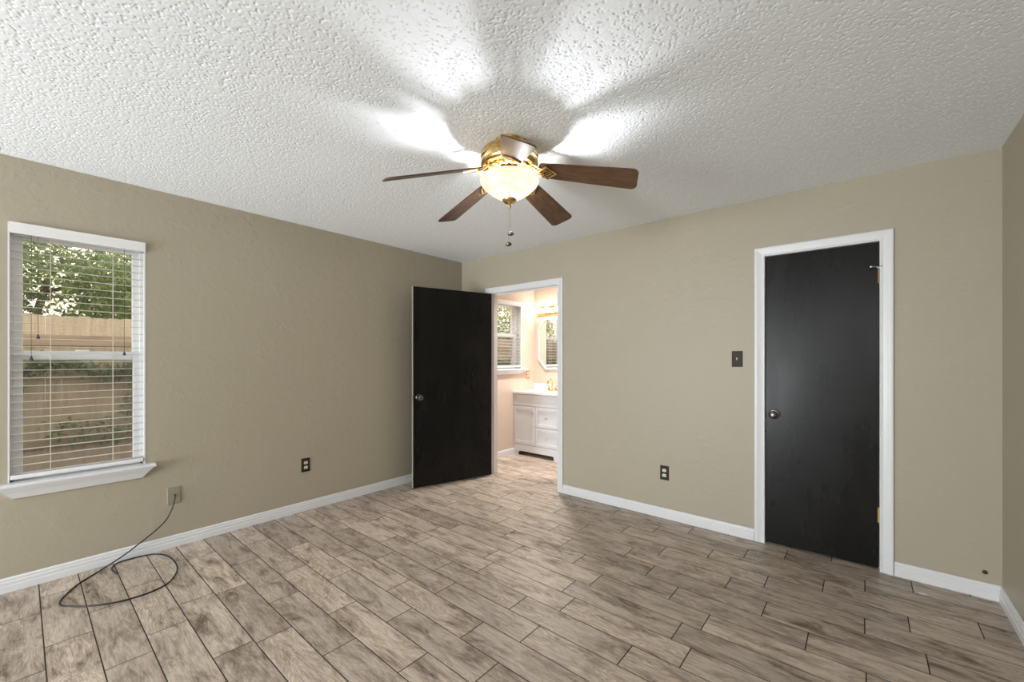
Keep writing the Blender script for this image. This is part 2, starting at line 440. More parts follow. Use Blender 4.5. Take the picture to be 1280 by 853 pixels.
# baseboards
BP = [(0, 0), (0, .014), (.036, .014), (.040, .0105), (.044, .0105), (.046, .0125), (.058, .0120), (.061, .0080), (.066, .0075), (.069, .0095), (.074, .0080), (.079, .0040), (.081, .0030), (.081, 0)]
def baseboard(name, a, b, n, label):
    tag(obj(name, sweep(NB(), [((*a, 0), (0, 0, 1)), ((*b, 0), (0, 0, 1))], BP, (*n, 0)), M['trim']), label, 'baseboard', kind='structure')
baseboard('baseboard_left', (0, REAR), (0, 0), (1, 0), 'white baseboard under the bedroom window wall')
baseboard('baseboard_far', (1.445, 0), (3.083, 0), (0, -1), 'white baseboard between the two black doors')
baseboard('baseboard_far_corner', (3.830, 0), (RX, 0), (0, -1), 'short white baseboard right of the closed door')
baseboard('baseboard_far_short', (0, 0), (.395, 0), (0, -1), 'short white baseboard hidden behind the open door')
baseboard('baseboard_right', (RX, REAR), (RX, 0), (-1, 0), 'white baseboard along the right edge wall')
baseboard('baseboard_rear', (0, REAR), (RX, REAR), (0, 1), 'white baseboard behind the viewer')
baseboard('baseboard_bathroom', (0, .115), (0, .975), (1, 0), 'white baseboard inside the bathroom beside the vanity')

# door casings and jamb liners
CP = [(0, 0), (0, .009), (.004, .0125), (.010, .0125), (.014, .010), (.020, .0105), (.034, .0135), (.044, .0165), (.050, .0175), (.058, .0175), (.063, .0155), (.065, .012), (.065, 0)]
def casing(name, x0, x1, z, label, stop_y):
    root = empty(name, (x0, 0, 0), label, 'door frame', kind='structure')
    L = lambda bm: bmesh.ops.translate(bm, vec=(-x0, 0, 0), verts=bm.verts) or bm
    obj('casing', L(sweep(NB(), [((x0, 0, 0), (-1, 0, 0)), ((x0, 0, z), (-1, 0, 1)), ((x1, 0, z), (1, 0, 1)), ((x1, 0, 0), (1, 0, 0))], CP, (0, -1, 0))), M['trim'], root)
    obj('bathroom_casing', L(sweep(NB(), [((x0, .115, 0), (-1, 0, 0)), ((x0, .115, z), (-1, 0, 1)), ((x1, .115, z), (1, 0, 1)), ((x1, .115, 0), (1, 0, 0))], CP, (0, 1, 0))), M['trim'], root)
    b = NB()
    for a, c in (((x0 - .0005, -.002, 0), (x0 - .020 + .0, .117, z)), ((x1 + .0005, -.002, 0), (x1 + .020, .117, z)), ((x0 - .018, -.002, z), (x1 + .018, .117, z + .017))): box(b, a, c)
    obj('jamb', L(b), M['trim'], root)
    b = NB()
    for a, c in (((x0 - .0006, stop_y, 0), (x0 + .010, stop_y + .035, z)), ((x1 - .010, stop_y, 0), (x1 + .0006, stop_y + .035, z)), ((x0, stop_y, z - .010), (x1, stop_y + .035, z + .0006))): box(b, a, c)
    obj('door_stop_strip', L(b), M['trim'], root, bevel=.002)
    return root
OX0, OX1, OZ = .463, 1.379, 2.042
CX0, CX1 = 3.150, 3.763
casing('trim_1', OX0, OX1, OZ, 'white casing around the open bathroom doorway', .047)
casing('trim_2', CX0, CX1, OZ, 'white casing around the closed black door', .047)

# ---- doors
KNOB = [(0, .0), (.033, .0), (.034, .003), (.030, .007), (.016, .009), (.0125, .014), (.0125, .026), (.020, .030), (.0265, .037), (.0285, .046), (.0265, .055), (.019, .061), (.008, .064), (0, .064)]
def hinge(bm, x, y, z, h=.089, r=.0058):
    lathe(bm, [(0, 0), (r, 0), (r, h * .33), (r * .86, h * .335), (r * .86, h * .345), (r, h * .35), (r, h * .66), (r * .86, h * .665), (r * .86, h * .675), (r, h * .68), (r, h), (0, h)], (x, y, z), 12)
    lathe(bm, [(0, 0), (r * .6, 0), (r * .9, .003), (r * .5, .007), (0, .008)], (x, y, z + h), 10)
    box(bm, (x - .006, y + .0035, z), (x + .004, y + .0075, z + h))
    return bm

# closed closet door
d2 = empty('door_2', (CX0, 0, 0), 'closed black flush door in white casing, nearest the right corner', 'door', kind='structure')
T = lambda bm: bmesh.ops.translate(bm, vec=(-CX0, 0, 0), verts=bm.verts) or bm
obj('door_leaf', T(box(NB(), (CX0 + .003, .008, .014), (CX1 - .003, .043, OZ - .004))), M['door'], d2, bevel=.002)
k = obj('door_knob', T(lathe(NB(), KNOB, (3.205, .008, .921), 28, Matrix.Rotation(R(90), 4, 'X'))), M['pewter'], d2, smooth=35); k['label'] = 'dark pewter door knob'
b = box(NB(), (CX0 - .0035, -.0015, .89), (CX0 + .004, .004, .955)); obj('strike_plate', T(b), M['slot'], d2)
for z, mm in ((1.782, 'copper'), (.300, 'gold')): obj('hinge', T(hinge(NB(), CX1 - .004, .0005, z)), M[mm], d2, smooth=35)
hs = NB()
tube(hs, [(CX1 - .004, -.004, 1.884), (CX1 - .020, -.022, 1.883), (CX1 - .034, -.034, 1.881)], .0035, 8)
lathe(hs, [(0, 0), (.0075, 0), (.0085, .004), (.0085, .010), (.006, .014), (0, .014)], (CX1 - .034, -.034, 1.881), 12, Matrix.Rotation(R(-70), 4, 'Y'))
tube(hs, [(CX1 - .004, -.004, 1.884), (CX1 + .012, -.018, 1.886)], .003, 8)
box(hs, (CX1 - .013, -.008, 1.876), (CX1 + .005, .003, 1.880))
obj('hinge_pin_stop', T(hs), M['steel'], d2, smooth=40)

# open bathroom door, swung into the bedroom
d1 = empty('door_1', (OX0 + .004, -.006, 0), 'black flush door standing open into the bedroom beside the bathroom doorway', 'door', kind='structure')
d1.rotation_euler = (0, 0, R(-106.6))
DW = .913
lf = obj('door_leaf', box(NB(), (.004, .008, .014), (DW, .043, OZ - .004)), [M['door'], M['door_edge']], d1)
for p in lf.data.polygons:
    if p.normal.x > .9: p.material_index = 1
for yy, sg in ((.043, -90), (.008, 90)):
    k = obj('door_knob', lathe(NB(), KNOB, (DW - .062, yy, .921), 28, Matrix.Rotation(R(sg), 4, 'X')), M['pewter'], d1, smooth=35); k['label'] = 'dark pewter door knob'
lt = box(NB(), (DW - .0005, .015, .893), (DW + .0012, .036, .949)); box(lt, (DW + .001, .020, .913), (DW + .010, .031, .929))
obj('latch_plate', lt, M['steel'], d1)
for z in (1.79, 1.0, .24): obj('hinge', hinge(NB(), .0, .003, z), M['gold'], d1, smooth=35)

# ---- windows with vinyl double-hung units
def window(name, hole, label, rail_z, stile, xg, sill_ov, sill_drop):
    y0, y1, z0, z1 = hole
    root = empty(name, (0, (y0 + y1) / 2, z0), label, 'window', kind='structure')
    oy, oz = (y0 + y1) / 2, z0
    T = lambda bm: bmesh.ops.translate(bm, vec=(0, -oy, -oz), verts=bm.verts) or bm
    b = NB()    # reveal liner
    box(b, (-.198, y0 - .001, z0), (.0015, y0 + .006, z1)); box(b, (-.198, y1 - .006, z0), (.0015, y1 + .001, z1)); box(b, (-.198, y0, z1 - .006), (.0015, y1, z1 + .001)); box(b, (-.198, y0, z0 - .001), (.0, y1, z0 + .006))
    obj('reveal', T(b), M['trim'], root)
    b = NB(); f = .022    # outer frame
    for a, c in (((y0 + .005, z0 + .005), (y0 + f, z1 - .005)), ((y1 - f, z0 + .005), (y1 - .005, z1 - .005)), ((y0, z1 - .05), (y1, z1 - .005)), ((y0, z0 + .005), (y1, z0 + .03))):
        box(b, (xg - .045, *a), (xg + .035, *c))
    obj('window_frame', T(b), M['vinyl'], root, bevel=.002)
    def sash(nm, za, zb, xs, top, bot):
        b = NB()
        for a, c in (((y0 + f * .8, za), (y0 + stile, zb)), ((y1 - stile, za), (y1 - f * .8, zb)), ((y0 + stile, zb - top), (y1 - stile, zb)), ((y0 + stile, za), (y1 - stile, za + bot))):
            box(b, (xs - .016, *a), (xs + .016, *c))
        s = obj(nm, T(b), M['vinyl'], root, bevel=.003)
        p = obj('pane', T(box(NB(), (xs - .003, y0 + stile - .004, za + bot - .004), (xs + .003, y1 - stile + .004, zb - top + .004))), M['glass'], s)
        return s
    sash('upper_sash', rail_z - .028, z1 - .03, xg - .018, .045, .045)
    lo = sash('lower_sash', z0 + .016, rail_z + .028, xg + .016, .05, .030)
    b = box(NB(), (xg - .038, y0 + .022, z0 + .03), (xg - .036, y1 - .022, rail_z)); obj('insect_screen', T(b), M['screen'], root)
    b = box(NB(), (xg + .030, (y0 + y1) / 2 - .03, rail_z + .028), (xg + .046, (y0 + y1) / 2 + .03, rail_z + .036)); obj('sash_lock', T(b), M['vinyl'], root)
    # stool and apron
    e = sill_ov
    b = box(NB(), (-.10, y0 + .001, z0 - .018), (.002, y1 - .001, z0 + .0065)); box(b, (0, y0 - e, z0 - .016), (.058, y1 + e, z0 + .0065))
    obj('window_sill', T(b), M['trim'], root, bevel=.006)
    c0, c1 = z0 - .016, z0 - sill_drop; b = NB(); pr = [(.047, c0), (.045, c0 - .008), (.034, c0 - .02), (.026, c0 - .038), (.020, c0 - .05), (.016, c1 + .004), (.012, c1), (0, c1), (0, c0)]
    cut = lambda z: e - .012 - (c0 - z) / (c0 - c1) * (e + .005)
    A = [b.verts.new((x, y0 - cut(z), z)) for x, z in pr]; B = [b.verts.new((x, y1 + cut(z), z)) for x, z in pr]
    b.faces.new(A); b.faces.new(B[::-1])
    for i in range(len(pr)): b.faces.new((A[i], B[i], B[(i + 1) % len(pr)], A[(i + 1) % len(pr)]))
    obj('sill_apron', T(b), M['trim'], root, smooth=50)
    return root
window('window_1', WIN1, 'white double-hung bedroom window looking onto a fence and trees', 1.333, .055, -.072, .052, .085)
window('window_2', WIN2, 'small white double-hung window on the bathroom wall', 1.635, .062, -.115, .09, .055)
def rear_frame(name, h, label, cat, mull):
    rw = empty(name, (h[0], REAR, h[2]), label, cat, kind='structure'); b = NB(); w, q = h[1] - h[0], h[3] - h[2]
    for a, c in (((0, 0), (.045, q)), ((w - .045, 0), (w, q)), ((0, q - .045), (w, q)), ((0, 0), (w, .04))) + mull(w, q): box(b, (a[0], -.08, a[1]), (c[0], -.03, c[1]))
    obj('window_frame', b, M['vinyl'], rw)
rear_frame('window_3', REARW, 'white framed small window behind the viewer', 'window', lambda w, q: (((0, q / 2 - .02), (w, q / 2 + .02)),))
rear_frame('fill_opening_frame', FILL_GAP, 'white frame added around the unseen fill light opening', 'door', lambda w, q: (((w / 2 - .04, 0), (w / 2 + .04, q)),))

# ------------------------------------------------------------------ ceiling fan
FX, FY = 2.256, -1.760
fan = empty('ceiling_fan', (FX, FY, CE), 'brass ceiling fan with five walnut blades and a lit glass bowl', 'ceiling fan')
z = lambda h: h - CE
obj('canopy', lathe(NB(), [(0, .0), (.078, 0.0), (.082, -.004), (.080, -.014), (.070, -.024), (.066, -.034), (0, -.034)], seg=48), M['brass'], fan, smooth=40)
obj('motor_housing', lathe(NB(), [(0, z(2.434)), (.085, z(2.434)), (.112, z(2.428)), (.126, z(2.419)), (.130, z(2.413)), (.139, z(2.411)), (.147, z(2.403)), (.152, z(2.392)), (.152, z(2.372)), (.147, z(2.369)), (.147, z(2.361)), (.152, z(2.358)), (.153, z(2.342)), (.148, z(2.330)), (.138, z(2.322)), (.120, z(2.317)), (0, z(2.317))], seg=56), M['brass'], fan, smooth=32)
b = NB()      # pierced collar under the motor: scrolls and beads
lathe(b, [(.095, z(2.318)), (.118, z(2.317)), (.121, z(2.313)), (.116, z(2.308)), (.095, z(2.307))], seg=48)
for i in range(24):
    a = 2 * math.pi * i / 24
    lathe(b, [(0, -.008), (.006, -.0055), (.0085, 0), (.006, .0055), (0, .008)], (.128 * math.cos(a), .128 * math.sin(a), z(2.322)), 8)
for i in range(16):
    a0 = 2 * math.pi * i / 16; pts = []
    for q in range(15):
        th = q / 14 * math.pi * 1.6; rr = .108 + .012 * math.cos(th) - .001 * q; aa = a0 + .10 * math.sin(th) + .012 * q
        pts.append((rr * math.cos(aa), rr * math.sin(aa), z(2.306)))
    tube(b, pts, .0032, 6)
obj('motor_collar', b, M['brass'], fan, smooth=40)
obj('light_fitter', lathe(NB(), [(0, z(2.306)), (.060, z(2.306)), (.062, z(2.300)), (.040, z(2.294)), (.024, z(2.288)), (.018, z(2.278)), (.012, z(2.262)), (0, z(2.262))], seg=40), M['brass'], fan, smooth=35)
# glass bowl: open top, ribbed lip, shallow cone
BO = [(.146, z(2.268)), (.152, z(2.2675)), (.156, z(2.263)), (.1535, z(2.258)), (.1555, z(2.252)), (.1535, z(2.244)), (.146, z(2.232)), (.130, z(2.2145)), (.108, z(2.196)), (.084, z(2.180)), (.060, z(2.167)), (.036, z(2.157)), (.006, z(2.152))]
BI = [(r - .0045, h + .0035) if r > .01 else (.006, h + .004) for r, h in BO[::-1][:-2]] + [(.147, z(2.262))]
obj('glass_bowl', lathe(NB(), BO + BI, seg=64, close=True), M['bowl'], fan, smooth=60)
fn = obj('finial', lathe(NB(), [(0, z(2.166)), (.012, z(2.164)), (.030, z(2.162)), (.038, z(2.156)), (.037, z(2.150)), (.028, z(2.142)), (.014, z(2.136)), (.006, z(2.132)), (.0055, z(2.126)), (.0085, z(2.121)), (.0065, z(2.115)), (.0035, z(2.110)), (.0045, z(2.106)), (0, z(2.103))], seg=32), M['brass'], fan, smooth=40)
obj('light_stem', lathe(NB(), [(0, z(2.263)), (.006, z(2.263)), (.006, z(2.165)), (0, z(2.165))], seg=12), M['brass'], fan, smooth=40)
for dx, dy, zt, zb in ((.006, .004, 2.108, 1.985), (-.003, -.003, 2.106, 1.930)):
    b = NB(); n = 26
    tube(b, [(dx * .5, dy * .5, z(zt)), (dx, dy, z(zb))], .0008, 6)
    for i in range(n): lathe(b, [(0, -.0014), (.0014, 0), (0, .0014)], (dx, dy, z(zt + (zb - zt) * i / (n - 1))), 6)
    ch = obj('pull_chain', b, M['steel'], fan)
    obj('chain_weight', lathe(NB(), [(0, z(zb) + .004), (.005, z(zb) + .003), (.012, z(zb) - .002), (.0165, z(zb) - .009), (.0155, z(zb) - .014), (.008, z(zb) - .018), (0, z(zb) - .019)], (dx, dy, 0), 24), M['pewter'], ch, smooth=40)
# blades: old and sagging, each by its own amount
def blade_mesh():
    pts = []; r0, r1 = .165, .663; w0, w1 = .054, .073; cr = .030
    def arc(cx, cy, a0, a1, r): return [(cx + r * math.cos(R(a0 + (a1 - a0) * i / 6)), cy + r * math.sin(R(a0 + (a1 - a0) * i / 6))) for i in range(7)]
    pts += arc(r0 + .02, -w0 + .02, 180, 270, .02); pts += [(.40, -w0 - (w1 - w0) * .55)]
    pts += arc(r1 - cr, -w1 + cr, 270, 360, cr); pts += arc(r1 - cr, w1 - cr, 0, 90, cr); pts += [(.40, w0 + (w1 - w0) * .55)]
    pts += arc(r0 + .02, w0 - .02, 90, 180, .02)
    return prism(NB(), [(x, y, -.003) for x, y in pts], (0, 0, .006))
def iron_mesh():
    b = NB()
    def diamond_ring(cx, a, c, wd, z0, h):
        o = [(cx - a, 0), (cx, c), (cx + a, 0), (cx, -c)]; i = [(cx - a + wd * 1.4, 0), (cx, c - wd * 1.2), (cx + a - wd * 1.4, 0), (cx, -c + wd * 1.2)]
        for k in range(4):
            m = (k + 1) % 4; prism(b, [(*o[k], z0), (*o[m], z0), (*i[m], z0), (*i[k], z0)], (0, 0, h))
    diamond_ring(.205, .058, .050, .013, -.0125, .009); diamond_ring(.205, .030, .025, .008, -.0135, .009)
    lathe(b, [(0, -.016), (.007, -.014), (.008, -.010), (.006, -.003), (0, -.003)], (.205, 0, 0), 12)
    prism(b, [(.150, -.010, -.011), (.112, -.018, .022), (.112, -.018, .030), (.150, -.010, -.003)], (0, .028, 0))
    tube(b, [(.112, .020, .024), (.135, .030, .008), (.165, .030, -.008), (.190, .018, -.009)], .005, 8); tube(b, [(.112, -.020, .024), (.135, -.030, .008), (.165, -.030, -.008), (.190, -.018, -.009)], .005, 8)
    return b
bl0 = None
for i, zt in enumerate((2.132, 2.191, 2.220, 2.207, 2.155)):
    if bl0 is None:
        bl = obj('fan_blade', blade_mesh(), M['walnut'], fan, bevel=.0015); br = obj('blade_bracket', iron_mesh(), M['brass'], bl, smooth=35); br['label'] = 'brass bracket with a diamond medallion'; bl0, br0 = bl, br
    else:
        bl = bl0.copy(); COL.objects.link(bl); bl.parent = fan; br = br0.copy(); COL.objects.link(br); br.parent = bl
    sl = (2.290 - zt) / (.663 - .18)
    bl.matrix_local = Matrix.Translation((0, 0, z(2.290 + .18 * sl))) @ Matrix.Rotation(-.807 + i * 2 * math.pi / 5, 4, 'Z') @ Matrix.Rotation(math.atan(sl), 4, 'Y') @ Matrix.Rotation(R(-16), 4, 'X')
def point(name, loc, w, col, rad, parent=None):
    l = bpy.data.lights.new(name, 'POINT'); l.energy = w; l.color = col; l.shadow_soft_size = rad
    o = bpy.data.objects.new(name, l); COL.objects.link(o); o.location = loc; o.parent = parent; return o
Fd = Vector((-.645, .764, 0))
point('fan_bulb', (Fd.x * .110, Fd.y * .110, z(2.220)), FAN_W, (.97, .985, 1.0), .022, fan)

# ------------------------------------------------------------------ blinds
def blind(hole, label, n_cord, top_h, blind_bottom, nslat, tassels):
    y0, y1, z0, z1 = hole; oy = (y0 + y1) / 2
    root = empty('window_blind', (0, oy, z1), label, 'blind')
    T = lambda bm: bmesh.ops.translate(bm, vec=(0, -oy, -z1), verts=bm.verts) or bm
    # valance with a small crown lip
    pr = [(.012, z1 - top_h), (.016, z1 - top_h), (.020, z1 - top_h + .006), (.019, z1 - .016), (.024, z1 - .008), (.024, z1 - .001), (.012, z1 - .001)]
    obj('valance', T(prism(NB(), [(x, y0 + .002, q) for x, q in pr], (0, y1 - y0 - .004, 0))), M['blind'], root)
    obj('headrail', T(box(NB(), (-.045, y0 + .009, z1 - .05), (.011, y1 - .009, z1 - .008))), M['blind'], root)
    zs = [z1 - .066 - i * (z1 - .066 - blind_bottom - .03) / (nslat - 1) for i in range(nslat)]
    b = NB()
    for q in zs:
        prof = [(-.031, q - .0006), (-.0235, q + .0007), (-.016, q + .0011), (-.0085, q + .0007), (-.001, q - .0006)]
        pts = [(x, y0 + .010, h) for x, h in prof] + [(x, y0 + .010, h - .0018) for x, h in prof[::-1]]
        prism(b, pts, (0, y1 - y0 - .020, 0))
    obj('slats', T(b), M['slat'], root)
    obj('bottom_rail', T(box(NB(), (-.040, y0 + .009, blind_bottom), (.008, y1 - .009, blind_bottom + .024))), M['blind'], root, bevel=.003)
    b = NB()
    for f in n_cord:
        y = y0 + (y1 - y0) * f
        for x in (.003, -.035): tube(b, [(x, y, z1 - .05), (x, y, blind_bottom + .01)], .0011, 6)
        for q in zs: tube(b, [(.003, y, q - .003), (-.035, y, q - .003)], .0007, 4)
    obj('ladder_cords', T(b), M['cord_w'], root)
    for y, zt in tassels:
        b = tube(NB(), [(.0125, y, z1 - .055), (.0125, y, zt)], .0013, 6); lathe(b, [(0, .022), (.003, .021), (.005, .012), (.008, 0), (.0085, -.004), (0, -.004)], (.0125, y, zt - .02), 12)
        obj('pull_cord', T(b), M['dark_cord'], root)
    return root
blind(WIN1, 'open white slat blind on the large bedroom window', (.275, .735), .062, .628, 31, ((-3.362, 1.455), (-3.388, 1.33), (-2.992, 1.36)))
blind(WIN2, 'open white slat blind on the small bathroom window', (.25, .75), .062, 1.19, 20, ((.62, 1.7), (1.05, 1.65)))

# ------------------------------------------------------------------ cover plates
def plate_bm(w, h, t):
    b = NB(); return b
def wall_frame(loc, normal):
    # local: x across, z up, -y out of the wall
    return (loc, R(90) if normal == 'x' else 0)
def cover(bm, w=.072, h=.117):
    pts = [(-w / 2, -h / 2), (w / 2, -h / 2), (w / 2, h / 2), (-w / 2, h / 2)]
    A = [bm.verts.new((x, 0, q)) for x, q in pts]; B = [bm.verts.new((x * .98, -.004, q * .99)) for x, q in pts]; C = [bm.verts.new((x * .88, -.0065, q * .93)) for x, q in pts]
    for P, Q in ((A, B), (B, C)):
        for i in range(4): bm.faces.new((P[i], P[(i + 1) % 4], Q[(i + 1) % 4], Q[i]))
    bm.faces.new(C); bm.faces.new(A[::-1]); return bm
def screw(root, q, m='brown_plate'):
    obj('screw', lathe(NB(), [(0, 0), (.0035, 0), (.003, .0012), (0, .0014)], (0, -.0065, q), 12, Matrix.Rotation(R(90), 4, 'X')), M[m], root, smooth=40)
def outlet(name, loc, rot, label, pm='brown_plate', rm='ivory'):
    root = empty(name, loc, label, 'outlet'); root.rotation_euler = (0, 0, rot)
    obj('cover_plate', cover(NB()), M[pm], root); screw(root, 0, pm)
    for q in (.0205, -.0205):
        pts = [(.0165 * math.cos(a), max(-.0125, min(.0125, .0165 * math.sin(a)))) for a in (2 * math.pi * i / 28 for i in range(28))]
        r = obj('receptacle', prism(NB(), [(x, -.005, q + h) for x, h in pts], (0, -.0035, 0)), M[rm], root)
        b = NB()
        for x, hh in ((-.006, .0085), (.006, .0065)): box(b, (x - .001, -.0088, q + .002 - hh / 2), (x + .001, -.0080, q + .002 + hh / 2))
        lathe(b, [(0, 0), (.0024, 0), (.0024, .0006), (0, .0006)], (0, -.0083, q - .0078), 10, Matrix.Rotation(R(90), 4, 'X'))
        obj('slots', b, M['slot'], r)
    return root
outlet('wall_outlet', (0, -1.836, .394), R(90), 'dark bronze outlet low on the window wall between window and open door')
outlet('wall_outlet', (2.434, 0, .372), 0, 'dark bronze outlet low on the wall between the two doors')
outlet('wall_outlet', (0, 1.282, 1.078), R(90), 'small gold outlet on the blush bathroom wall beside the window sill', 'gold', 'ivory')
sw = empty('light_switch', (2.972, 0, 1.312), 'dark bronze light switch left of the closed black door', 'light switch')
obj('cover_plate', cover(NB()), M['brown_plate'], sw)
b = NB(); prism(b, [(-.004, -.006, -.010), (-.004, -.006, .010), (-.0035, -.017, .009), (-.0035, -.018, .002)], (.008, 0, 0)); obj('toggle', b, M['ivory'], sw)
for q in (.03, -.03): screw(sw, q)
cx = empty('cable_wall_plate', (0, -2.735, .358), 'wall-coloured cover plate under the window with the black cable coming out', 'wall plate'); cx.rotation_euler = (0, 0, R(90))
obj('cover_plate', cover(NB(), .076, .117), M['plate_paint'], cx)
for q in (.042, -.042): screw(cx, q, 'plate_paint')
obj('cable_socket', lathe(NB(), [(0, 0), (.007, 0), (.007, .004), (.0045, .0042), (.0045, .012), (0, .012)], (-.002, -.0062, .004), 8, Matrix.Rotation(R(90), 4, 'X')), M['steel'], cx)

# loose black cable
CAB = [(.014, -2.732, .362), (.030, -2.732, .360), (.036, -2.738, .335), (.040, -2.752, .28), (.042, -2.782, .215), (.044, -2.83, .165), (.042, -2.90, .112), (.038, -2.98, .055), (.042, -3.050, .018), (.09, -3.115, .006), (.20, -3.213, .0045), (.34, -3.281, .0045), (.405, -3.293, .0045), (.455, -3.275, .0045), (.547, -3.199, .0045),
       (.606, -3.113, .0045), (.629, -3.036, .0045), (.626, -2.952, .0045), (.584, -2.874, .0045), (.494, -2.821, .0045), (.393, -2.793, .0045), (.257, -2.786, .0045), (.132, -2.805, .0045), (.060, -2.845, .0045), (.030, -2.900, .0045), (.024, -2.955, .0045), (.032, -3.020, .0060), (.075, -3.054, .0045), (.125, -3.061, .0045), (.19, -3.050, .0045)]
pth = smooth_path(CAB, 8)
cb = empty('cable', (0, -2.732, 0), 'thin black cable running from the wall plate and looping on the floor', 'cable')
obj('cable_jacket', bmesh.ops.translate(bb := tube(NB(), pth, .0040, 8), vec=(0, 2.732, 0), verts=bb.verts) or bb, M['black_cable'], cb, smooth=60)
e0, e1 = Vector(CAB[-1]), (Vector(CAB[-1]) - Vector(CAB[-2])).normalized(); bb = NB()
tube(bb, [e0, e0 + e1 * .004, e0 + e1 * .018], .0048, 8); tube(bb, [e0 + e1 * .018, e0 + e1 * .024], .0008, 6); bmesh.ops.translate(bb, vec=(0, 2.732, 0), verts=bb.verts)
obj('cable_plug', bb, M['pewter'], cb)

# small bits
b = NB(); lathe(b, [(0, 0), (.011, 0), (.0115, .002), (.006, .004), (.005, .012), (.0065, .014), (.004, .02), (0, .021)], (4.198, 0, .139), 14, Matrix.Rotation(R(90), 4, 'X'))
tag(obj('wall_screw', b, M['rust'], smooth=40), 'small rusty screw stub low on the wall near the right corner', 'screw')
b = prism(NB(), [(3.920, -.182, .001), (3.940, -.192, .001), (3.955, -.180, .001), (3.948, -.168, .001), (3.930, -.172, .001)], (.001, 0, .003))
tag(obj('paint_chip', b, M['trim']), 'tiny white paint chip on the floor by the right corner', 'debris')

# ------------------------------------------------------------------ bathroom
VX0, VX1, VF, VB = .004, .752, .965, BY - .002
van = empty('vanity_cabinet', (VX0, VF, 0), 'white bathroom vanity cabinet with one door and two drawers', 'cabinet')
T = lambda bm: bmesh.ops.translate(bm, vec=(-VX0, -VF, 0), verts=bm.verts) or bm
obj('cabinet_body', T(box(NB(), (VX0 + .002, VF + .019, .055), (VX1, VB, .834))), M['white_lacquer'], van)
prf = [(VX0, 0), (VX0 + .078, 0), (VX0 + .086, .045), (VX0 + .10, .056), (VX1 - .10, .056), (VX1 - .086, .045), (VX1 - .078, 0), (VX1, 0), (VX1, .146), (VX0, .146)]
b = prism(NB(), [(x, VF, q) for x, q in prf], (0, .018, 0)); box(b, (VX0, VF + .018, 0), (VX0 + .018, VB, .056)); box(b, (VX1 - .018, VF + .018, 0), (VX1, VB, .056))
obj('cabinet_base', T(b), M['white_lacquer'], van)
def front(name, x0, x1, z0, z1, rail, parent=van, bands=0):
    b = NB(); y0, y1 = VF, VF + .018
    for a, c in (((x0, z0), (x0 + rail, z1)), ((x1 - rail, z0), (x1, z1)), ((x0 + rail, z0), (x1 - rail, z0 + rail)), ((x0 + rail, z1 - rail), (x1 - rail, z1))): box(b, (a[0], y0, a[1]), (c[0], y1, c[1]))
    box(b, (x0 + rail, y0 + .009, z0 + rail), (x1 - rail, y1, z1 - rail))
    return obj(name, T(b), M['white_lacquer'], parent, bevel=.0015)
KB = [(0, 0), (.007, 0), (.006, .010), (.010, .016), (.0145, .020), (.0145, .026), (.010, .030), (0, .031)]
def knob(parent, x, q): obj('knob', T(lathe(NB(), KB, (x, VF, q), 20, Matrix.Rotation(R(90), 4, 'X'))), M['steel'], parent, smooth=40)
front('false_front', VX0 + .002, VX1 - .002, .678, .826, .034)
dr = front('cabinet_door', VX0 + .002, .374, .152, .667, .048); knob(dr, .337, .588)
for a, c, q in ((.404, .667, .530), (.152, .396, .264)):
    w = front('drawer', .379, VX1 - .002, a, c, .040); knob(w, .557, q)
# countertop with moulded basin
def counter():
    bm = NB(); x0, x1, y0, y1, zt, zb = -.0 + .002, .768, VF - .016, BY - .001, .862, .835
    nx, ny = 48, 32; g = []
    for j in range(ny + 1):
        row = []
        for i in range(nx + 1):
            x, y = x0 + (x1 - x0) * i / nx, y0 + (y1 - y0) * j / ny
            d = math.hypot((x - .378) / .235, (y - 1.175) / .145); h = 0 if d > 1 else -.13 * (1 - d ** 2.6)
            row.append(bm.verts.new((x, y, zt + max(h, -.12))))
        g.append(row)
    for j in range(ny):
        for i in range(nx): bm.faces.new((g[j][i], g[j][i + 1], g[j + 1][i + 1], g[j + 1][i]))
    edge = [g[0][i] for i in range(nx + 1)] + [g[j][nx] for j in range(1, ny + 1)] + [g[ny][i] for i in range(nx - 1, -1, -1)] + [g[j][0] for j in range(ny - 1, 0, -1)]
    lo = [bm.verts.new((v.co.x, v.co.y, zb)) for v in edge]; n = len(edge)
    for i in range(n): bm.faces.new((edge[i], lo[i], lo[(i + 1) % n], edge[(i + 1) % n]))
    box(bm, (x0, y1 - .02, zt - .001), (x1, y1, .950))
    return bm
tag(obj('countertop', counter(), M['cultured'], smooth=35), 'white bathroom countertop with basin and backsplash on the bathroom cabinet', 'countertop')
fa = empty('faucet', (.385, 1.345, .862), 'gold two-handle faucet on the white vanity top', 'faucet')
obj('faucet_base', lathe(NB(), [(0, 0), (.028, 0), (.028, .008), (.020, .014), (0, .014)], seg=28, M4=Matrix.Diagonal((3.0, 1, 1, 1))), M['gold'], fa, smooth=40)
pp = smooth_path([(0, 0, .012), (0, 0, .075), (0, -.008, .125), (0, -.040, .158), (0, -.082, .150), (0, -.105, .112), (0, -.108, .098)], 6)
obj('spout', tube(NB(), pp, [.0135 - .004 * i / len(pp) for i in range(len(pp))], 14), M['gold'], fa, smooth=60)
for sx in (-1, 1):
    h = lathe(NB(), [(0, .012), (.020, .012), (.019, .022), (.012, .042), (.010, .058), (.014, .066), (.012, .074), (0, .078)], (sx * .058, 0, 0), 20)
    tube(h, [(sx * .058, 0, .068), (sx * .085, -.004, .078), (sx * .105, -.006, .080)], [.0065, .0055, .004], 10)
    obj('handle', h, M['gold'], fa, smooth=45)

